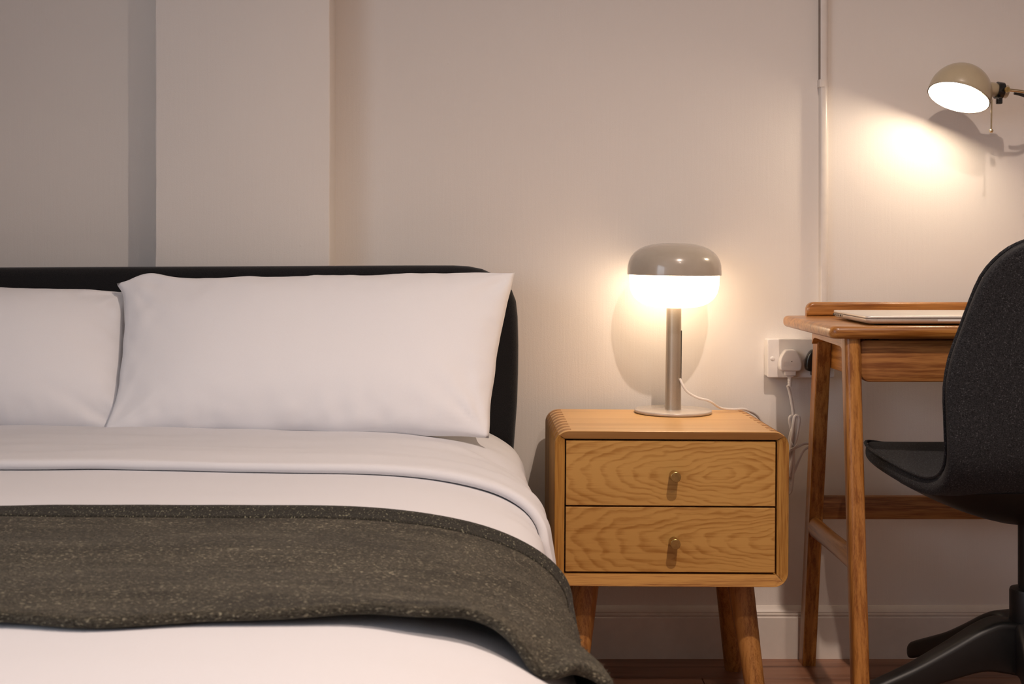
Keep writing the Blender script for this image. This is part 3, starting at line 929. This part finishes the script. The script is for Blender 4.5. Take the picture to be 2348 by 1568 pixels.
# the bundled white cord hanging from the plug
cb = thing('power_cord', 'white power cord tied in a bundle hanging below the white plug', 'cord', px(1815, 1000, 2.955))
def cordpart(name, pts, r=0.0034, n=8):
    path = spline([px(*p) for p in pts], n)
    return bm_obj(name, rel(cb, tube(path, r, 8)), M['cord'], cb)
D0 = 2.953
cordpart('cord', [(1806.5, 884, 2.950), (1811, 900, D0), (1815, 920, D0), (1818, 940, D0), (1819.5, 958, D0), (1820, 985, D0), (1818, 1015, D0 - 0.004), (1816, 1050, D0), (1817, 1080, D0 + .004), (1814, 1110, D0)])
cordpart('loop', [(1818, 1010, D0 - .006), (1816, 990, D0 - .006), (1811, 968, D0 - .006), (1811, 958, D0 - .006), (1815, 954, D0 - .006), (1818, 962, D0 - .006), (1817, 980, D0 - .008), (1812, 1000, D0 - .009), (1810, 1030, D0 - .006), (1813, 1065, D0), (1812, 1095, D0)])
cordpart('loop', [(1812, 1032, D0 - .012), (1816, 1000, D0 - .012), (1820, 970, D0 - .012), (1823, 955, D0 - .012), (1828, 953, D0 - .012), (1832, 957, D0 - .012), (1832, 970, D0 - .011), (1827, 1000, D0 - .010), (1820, 1030, D0 - .008), (1815, 1062, D0 - .004), (1810, 1092, D0 - .002)])
cordpart('loop', [(1819, 1030, D0 - .004), (1820, 1060, D0 - .004), (1818, 1090, D0 - .002), (1815, 1118, D0), (1811, 1130, D0), (1806, 1128, D0), (1804, 1105, D0), (1809, 1070, D0)])
cordpart('tail', [(1806, 1040, D0 - .006), (1815, 1031, D0 - .010), (1830, 1024, D0 - .006), (1842, 1018, D0), (1853, 1017, D0), (1862, 1022, D0 + .004)], 0.0027)
cordpart('tail', [(1866, 1020, D0 + .003), (1853, 1026, D0), (1842, 1034, D0), (1832, 1055, D0), (1822, 1080, D0), (1812, 1096, D0), (1800, 1104, D0)], 0.0027)
cordpart('tie', [(1810, 1029, D0 - .012), (1818, 1027, D0 - .018), (1824, 1022, D0 - .016), (1828, 1013, D0 - .012), (1826, 1006, D0 - .010)], 0.0009)
cordpart('tie', [(1824, 1028, D0 - .014), (1818, 1020, D0 - .018), (1814, 1010, D0 - .014)], 0.0009)

# ------------------------------------------------------------------ desk
DX0, DX1 = 0.654, 1.70
desk = thing('desk', 'oak writing desk with a low back rail and splayed legs', 'desk', ((DX0 + DX1) / 2, -0.27, 0.0))
DL = Vector(desk.location)
ZD = 0.749
TH = 0.0235
# desk top with bullnosed edges and rounded corners
bb = prism(rrect(DX0, DX1, -0.472, -0.068, 0.016, 6), ZD - TH, ZD, 0.0095, 4, axis='z')
bm_obj('desk_top', rel(desk, bb), M['desk_x'], desk, sharp=60)
p = px(1846, 692, 2.918)
bb = prism(rrect(p.x, DX1 - (p.x - DX0), ZD, p.z, (0.016, 0.016, 0, 0), 6), -0.100, -0.076, 0.006, 3)
bm_obj('back_rail', rel(desk, bb), M['desk_x'], desk, sharp=60)
def leg(name, top, bot, wx, wy, r, taper=1.0, mat=None):
    rings = []
    nseg = 8
    for k in range(nseg + 1):
        f = k / nseg
        c = top.lerp(bot, f)
        sc = 1 + (taper - 1) * f
        poly = rrect(-wx / 2 * sc, wx / 2 * sc, -wy / 2 * sc, wy / 2 * sc, r * sc, 4)
        rings.append([Vector((c.x + a, c.y + b_, c.z)) for a, b_ in poly])
    return bm_obj(name, rel(desk, loft(rings)), mat or M['desk_z'], desk, sharp=40)
XM = DX0 + DX1
for side in (0, 1):
    fx = (lambda x: x) if side == 0 else (lambda x: XM - x)
    zt_ = ZD - TH + 0.001
    leg('leg', Vector((fx(0.7155), -0.172, zt_)), Vector((fx(0.7135), -0.046, 0.0)), 0.030, 0.040, 0.004, 0.95)
    leg('leg', Vector((fx(0.6995), -0.440, zt_)), Vector((fx(0.6995), -0.512, 0.0)), 0.030, 0.040, 0.010, 0.98)
    # arched rail joining the pair under the top
    y0, y1 = -0.428, -0.185
    pts = [(y0, zt_), (y1, zt_), (y1 + 0.002, zt_ - 0.030), (y1 - 0.010, zt_ - 0.019), (y1 - 0.022, zt_ - 0.016), (y0 + 0.03, zt_ - 0.019), (y0 + 0.012, zt_ - 0.024), (y0 + 0.001, zt_ - 0.036)]
    bb = prism(pts, fx(0.690), fx(0.716), axis='x')
    bm_obj('side_rail', rel(desk, bb), M['desk_y'], desk, sharp=30)
    # drawer-case side panel set inside the frame
    bb = box((fx(0.737), -0.30, zt_ - 0.041), (0.014, 0.26, 0.080), 0.002, 1)
    bm_obj('case_side', rel(desk, bb), M['desk_y'], desk, sharp=30)
    # low stretcher between the two legs of the side
    a = Vector((fx(0.7135), -0.098, 0.306)); b_ = Vector((fx(0.7015), -0.478, 0.316))
    rings = []
    for k in range(11):
        f = k / 10; c = a.lerp(b_, f)
        hh = 0.023 * (1 - 0.15 * math.sin(PI * f)); ww = 0.0135
        rings.append([c + Vector((ww * math.cos(q * 2 * PI / 20), 0, hh * math.copysign(abs(math.sin(q * 2 * PI / 20)) ** 0.8, math.sin(q * 2 * PI / 20)))) for q in range(20)])
    bm_obj('side_stretcher', rel(desk, loft(rings)), M['desk_y'], desk, sharp=40)
zs1, zs0 = px(2000, 1134, 2.91).z, px(2000, 1185, 2.91).z
bb = box(((DX0 + DX1) / 2, -0.105, (zs0 + zs1) / 2), (XM - 2 * 0.728, 0.022, zs1 - zs0), 0.002, 2)
# stretch mesh runs between the rear legs
bb.verts.ensure_lookup_table()
bmesh.ops.scale(bb, vec=(1.0, 1, 1), verts=bb.verts)
for v in bb.verts:
    v.co.x = 1.177 + (v.co.x - 1.177) * ((DX1 - DX0 - 2 * 0.0725) / (abs(XM - 2 * 0.728)))
bm_obj('rear_stretcher', rel(desk, bb), M['desk_drawer'], desk, sharp=30)
# drawer front
DZ0, DZ1 = px(2000, 877, 2.545).z, ZD - TH - 0.004
bb = prism(rrect(0.7165, XM - 0.7165, DZ0, DZ1, (0.004, 0.004, 0.017, 0.017), 6), -0.447, -0.425, 0.0022, 2)
bm_obj('drawer', rel(desk, bb), M['desk_drawer'], desk, sharp=50)
bb = box(((DX0 + DX1) / 2, -0.31, (DZ0 + DZ1) / 2 + 0.02), (DX1 - DX0 - 0.20, 0.25, 0.05))
bm_obj('drawer_box', rel(desk, bb), M['desk_drawer'], desk, smooth=False)

# ------------------------------------------------------------------ laptop
lx, ly0, ly1 = 0.7265, -0.447, -0.205
lap = thing('laptop', 'closed silver laptop lying on the oak desk', 'laptop', (lx + 0.178, (ly0 + ly1) / 2, ZD))
def lap_prism(r, z0, z1, inset=0.0, bev=0.001):
    return prism(rrect(-0.178 + inset, 0.178 - inset, ly0 - (ly0 + ly1) / 2 + inset, ly1 - (ly0 + ly1) / 2 - inset, r, 6), z0, z1, bev, 2, axis='z')
# base tapers underneath
rings = []
for (ins, z) in ((0.012, 0.0022), (0.004, 0.0045), (0.0012, 0.0075), (0.0, 0.0102), (0.0, 0.0122)):
    poly = rrect(-0.178 + ins, 0.178 - ins, -0.121 + ins, 0.121 - ins, 0.012 - ins * 0.5, 6)
    rings.append([Vector((a, b_, z)) for a, b_ in poly])
base = bm_obj('laptop_base', loft(rings), M['alu'], lap, sharp=40)
bm_obj('lid', lap_prism(0.012, 0.0128, 0.0178, 0.0, 0.0016), M['alu'], lap, sharp=50)
bm_obj('lid_seam', lap_prism(0.011, 0.0120, 0.0130, 0.0012, 0.0), M['dark'], lap, smooth=False)
for k, (y, wd) in enumerate(((0.110, 0.010), (0.094, 0.0055), (0.078, 0.0055), (0.060, 0.0095), (0.045, 0.003))):
    bb = box((-0.1778, y, 0.0098), (0.0010, wd, 0.0040 if k < 4 else 0.0025))
    bm_obj('port', bb, M['dark'], base, smooth=False)
bb = box((0.0, -0.1206, 0.0098), (0.09, 0.0016, 0.0034))
bm_obj('thumb_notch', bb, M['white_plastic'], base, smooth=False)
for sx in (-1, 1):
    for sy in (-1, 1):
        bm_obj('rubber_foot', lathe([(0.006, 0.0), (0.007, 0.0026)], 14, (sx * 0.15, sy * 0.095, 0)), M['rubber'], base)

# ------------------------------------------------------------------ desk chair
CHX, CHY = 1.022, -0.47
chair = thing('desk_chair', 'black fabric swivel chair with a star base in front of the desk', 'chair', (CHX, CHY, 0.0), rot=(0, 0, math.radians(4)))
# spine of the moulded shell from the seat front up to the top of the back: (y, z, half width, dish)
st = [(0.225, 0.494, 0.11, 0.000), (0.2235, 0.501, 0.178, 0.001), (0.216, 0.506, 0.216, 0.002), (0.200, 0.508, 0.237, 0.003), (0.165, 0.505, 0.249, 0.004), (0.11, 0.495, 0.250, 0.006), (0.04, 0.480, 0.243, 0.013), (-0.03, 0.472, 0.236, 0.015),
      (-0.09, 0.472, 0.229, 0.016), (-0.135, 0.485, 0.225, 0.018), (-0.165, 0.512, 0.224, 0.022), (-0.182, 0.548, 0.226, 0.027), (-0.192, 0.60, 0.229, 0.033), (-0.199, 0.65, 0.2315, 0.036), (-0.206, 0.70, 0.226, 0.036), (-0.214, 0.75, 0.212, 0.034),
      (-0.223, 0.80, 0.199, 0.030), (-0.231, 0.84, 0.187, 0.025), (-0.237, 0.868, 0.170, 0.020), (-0.242, 0.890, 0.148, 0.015), (-0.2455, 0.904, 0.122, 0.010), (-0.247, 0.911, 0.098, 0.006), (-0.248, 0.9145, 0.080, 0.004)]
nj = 24
rows = []
sp_ = spline([Vector((a, b_, 0)) for a, b_, c, d in st], 2)
sw_ = spline([Vector((c, d, 0)) for a, b_, c, d in st], 2)
for k, (q, ww) in enumerate(zip(sp_, sw_)):
    q0 = sp_[max(0, k - 1)]; q1 = sp_[min(len(sp_) - 1, k + 1)]
    tg = Vector((0, q1.x - q0.x, q1.y - q0.y)).normalized()
    nr = Vector((0, -tg.z, tg.y)) * -1          # points to the sitter: up on the seat, forward on the back
    if nr.z < 0 and abs(nr.z) > abs(nr.y): nr = -nr
    if abs(nr.y) >= abs(nr.z) and nr.y < 0: nr = -nr
    row = []
    for j in range(nj + 1):
        u = -1 + 2 * j / nj
        uu = math.sin(u * PI / 2) * 0.35 + u * 0.65
        row.append(Vector((ww.x * uu, q.x, q.y)) + nr * (ww.y * abs(uu) ** 2.4))
    rows.append(row)
vs = [p for r in rows for p in r]; fs = []
for k in range(len(rows) - 1):
    for j in range(nj):
        a = k * (nj + 1) + j
        fs.append((a, a + 1, a + nj + 2, a + nj + 1))
sh_ = mesh_obj('seat_shell', vs, fs, M['chair_fabric'], chair)
me = sh_.data
# make normals point to the sitter so the padding grows outwards behind
bm = bmesh.new(); bm.from_mesh(me); bmesh.ops.recalc_face_normals(bm, faces=bm.faces); bm.to_mesh(me); bm.free()
zup = sum(p.normal.z for p in me.polygons if p.center.y > 0)
if zup < 0: me.flip_normals()
md = sh_.modifiers.new('padding', 'SOLIDIFY'); md.thickness = 0.030; md.offset = -1.0; md.use_even_offset = False
sb = sh_.modifiers.new('round', 'SUBSURF'); sb.levels = 2; sb.render_levels = 2
rim = [r[0] for r in rows] + list(rows[-1][1:-1]) + [r[-1] for r in reversed(rows)] + list(reversed(rows[0][1:-1]))
rim = [rim[i] for i in range(0, len(rim), 2)]; rim.append(rim[0].copy())
bm_obj('piping', tube(spline(rim, 2), 0.0032, 8), M['chair_fabric'], sh_)
# stitched seam across the back
seam = []
for k, q in enumerate(sp_):
    pass
kk = min(range(len(sp_)), key=lambda i: abs(sp_[i].y - 0.705) + (0 if sp_[i].x < -0.1 else 9))
seam = [p + Vector((0, -0.0305, 0)) for p in rows[kk][1:-1]]
bm_obj('seam', tube(spline(seam, 2), 0.0006, 6), M['chair_fabric'], sh_)
# moulded under-shell, bowl shaped
rings = []
for s_ in (1.0, 0.97, 0.9, 0.78, 0.62, 0.45, 0.28, 0.16):
    ring = []
    for q in range(56):
        a = 2 * PI * q / 56
        ca, sa = math.cos(a), math.sin(a)
        ex_ = 2 / 3.2
        x = 0.236 * math.copysign(abs(ca) ** ex_, ca); y = 0.19 * math.copysign(abs(sa) ** ex_, sa) + 0.02
        zr_ = 0.452 + 0.10 * max(0, y) ** 1 * 0.9 + 0.10 * x * x
        if y < -0.1: zr_ += 0.02 * ((-y - 0.1) / 0.07)
        z = 0.384 + (zr_ - 0.384) * s_ ** 1.7
        ring.append(Vector((x * s_, (y - 0.0) * s_, z)))
    rings.append(ring)
bm_obj('under_shell', loft(rings), M['black_plastic'], chair, sharp=60)
bm_obj('gas_column', lathe([(0.0, 0.19), (0.0215, 0.19), (0.0215, 0.386), (0.0, 0.386)], 28), M['black_plastic'], chair, sharp=50)
sl = bm_obj('column_sleeve', lathe([(0.0, 0.12), (0.034, 0.12), (0.0365, 0.20), (0.0365, 0.262), (0.035, 0.266), (0.023, 0.268), (0.0, 0.268)], 32), M['black_plastic'], chair, sharp=50)
# five arms with castors
def star_arm(ang):
    ca, sa = math.cos(ang), math.sin(ang)
    keys = [(0.020, 0.206, 0.110, 0.030), (0.060, 0.212, 0.118, 0.029), (0.10, 0.198, 0.120, 0.027), (0.16, 0.163, 0.103, 0.024), (0.22, 0.130, 0.084, 0.0215), (0.28, 0.103, 0.064, 0.020), (0.325, 0.083, 0.048, 0.019), (0.336, 0.076, 0.050, 0.016)]
    rings = []
    kp = spline([Vector((a, b_, 0)) for a, b_, c, d in keys], 4); kq = spline([Vector((c, d, 0)) for a, b_, c, d in keys], 4)
    for p_, q_ in zip(kp, kq):
        r, zt1 = p_.x, p_.y; zb1, hw = q_.x, q_.y
        poly = rrect(-hw, hw, zb1, zt1, (0.012, 0.012, 0.006, 0.006), 4)
        rings.append([Vector((r * ca - a * sa, r * sa + a * ca, z)) for a, z in poly])
    return loft(rings)
A0 = math.radians(110 - 4)
for k in range(5):
    an = A0 + k * 2 * PI / 5
    arm = bm_obj('base_arm', star_arm(an), M['black_plastic'], chair, sharp=40)
    r = 0.296
    cx_, cy_ = r * math.cos(an), r * math.sin(an)
    for off in (-0.011, 0.011):
        mt = Matrix.Rotation(an + 0.6, 4, 'Z') @ Matrix.Rotation(PI / 2, 4, 'X')
        dv = Matrix.Rotation(an + 0.6, 4, 'Z') @ Vector((0, off, 0))
        bb = lathe([(0.0, -0.007), (0.018, -0.007), (0.0225, -0.005), (0.0225, 0.005), (0.018, 0.007), (0.0, 0.007)], 24, Vector((cx_, cy_, 0.0225)) + dv, mt)
        bm_obj('castor_wheel', bb, M['rubber'], arm, sharp=40)
    bb = lathe([(0.0055, 0.02), (0.0055, 0.066)], 12, (cx_, cy_, 0))
    bm_obj('castor_stem', bb, M['black_plastic'], arm)

# ------------------------------------------------------------------ wall reading lamp
HD_ = 2.868
hc = px(2203, 208, HD_)                     # centre of the opening plane region
rl = thing('reading_lamp', 'cream domed wall reading lamp lit above the desk', 'wall lamp', hc)
axis = Vector((-0.37, -0.265, -0.90)).normalized()        # out of the opening
q_ = Vector((0, 0, -1)).rotation_difference(axis).to_matrix().to_4x4()
RH = 0.0640
prof_ = []
for k in range(25):
    a = k / 24 * math.radians(97)
    prof_.append((RH * math.sin(a), 0.058 - RH * (1 - math.cos(a)) * 1.02))
prof_[0] = (0.0, 0.058)
# dome apex at +z of the local frame, opening at -z
inner = [(max(0.0, r - 0.0016), z - 0.0016) for r, z in prof_]; inner[0] = (0.0, inner[0][1])
bm_obj('dome_shade', lathe(prof_ + [(prof_[-1][0] + 0.0006, prof_[-1][1] - 0.0012)], 64, (0, 0, 0), q_, cap=False), M['cream'], rl, sharp=60)
bm_obj('dome_lining', lathe(inner, 64, (0, 0, 0), q_, cap=False), M['cream_in'], rl, sharp=60)
bl = lathe([(0.0, -0.006), (0.012, -0.004), (0.020, 0.003), (0.0235, 0.013), (0.021, 0.024), (0.014, 0.034), (0.012, 0.044), (0.0, 0.046)], 32, axis * 0.012, q_, cap=False)
bm_obj('bulb', bl, M['glow_bulb'], rl)
# neck, black clamp and brass arm going right
nk0 = px(2262, 203, HD_ + 0.002) - hc
nk1 = px(2330, 214, HD_ + 0.004) - hc
dn = (nk1 - nk0).normalized()
mn = Vector((0, 0, 1)).rotation_difference(dn).to_matrix().to_4x4()
ln = (nk1 - nk0).length
bm_obj('neck', lathe([(0.0, -0.012), (0.0150, -0.012), (0.0150, 0.018), (0.0138, 0.020), (0.0138, ln * 0.68), (0.0125, ln * 0.70), (0.0, ln * 0.70)], 32, nk0, mn), M['cream'], rl, sharp=50)
cl = bm_obj('clamp_ring', lathe([(0.0142, 0.021), (0.0180, 0.021), (0.0180, 0.034), (0.0142, 0.034)], 32, nk0, mn, cap=False), M['black_gloss'], rl, sharp=40)
bb = box(px(2291, 232, HD_ - 0.012) - hc, (0.011, 0.012, 0.012), 0.002, 2)
bm_obj('clamp_lug', bb, M['black_gloss'], cl, sharp=40)
bb = lathe([(0.0, 0.0), (0.0055, 0.0), (0.0062, 0.003), (0.0052, 0.006), (0.0, 0.007)], 20, px(2308, 206, HD_ - 0.019) - hc, Matrix.Rotation(PI / 2, 4, 'X'))
bm_obj('clamp_screw', bb, M['brass'], cl, sharp=50)
pa = [px(2308, 206, HD_ - 0.020) - hc, px(2330, 208, HD_ - 0.018) - hc, px(2352, 211, HD_ - 0.012) - hc, px(2400, 216, HD_ + 0.02) - hc, px(2440, 225, HD_ + 0.06) - hc, px(2452, 240, HD_ + 0.112) - hc]
bm_obj('arm', tube(spline(pa, 6), 0.0034, 12), M['chrome'], rl)
bb = lathe([(0.0, 0.0), (0.028, 0.0), (0.028, 0.010), (0.024, 0.014), (0.0, 0.015)], 32, Vector((px(2452, 240, 2.997).x, 0.0, px(2452, 240, 2.997).z)) - hc, Matrix.Rotation(PI / 2, 4, 'X'))
bm_obj('wall_plate', bb, M['cream'], rl, sharp=50)
# supply cable leaving the neck and looping to the plate
pb = [px(2326, 213, HD_ + 0.002) - hc, px(2342, 217, HD_ + 0.004) - hc, px(2365, 226, HD_ + 0.02) - hc, px(2400, 245, HD_ + 0.05) - hc, px(2435, 262, HD_ + 0.085) - hc, px(2455, 258, HD_ + 0.108) - hc]
bm_obj('cable', tube(spline(pb, 6), 0.0036, 10), M['black_plastic'], rl)
# pull rod with a ball end
p0, p1 = px(2274, 228, HD_ - 0.016) - hc, px(2273, 300, HD_ - 0.016) - hc
pr_ = bm_obj('pull_rod', tube([p0, (p0 + p1) / 2, p1], 0.0016, 10), M['chrome'], rl)
bm_obj('pull_ball', lathe([(0.0042 * math.sin(a * PI / 12), -0.0042 * math.cos(a * PI / 12)) for a in range(13)], 20, p1), M['chrome'], rl)
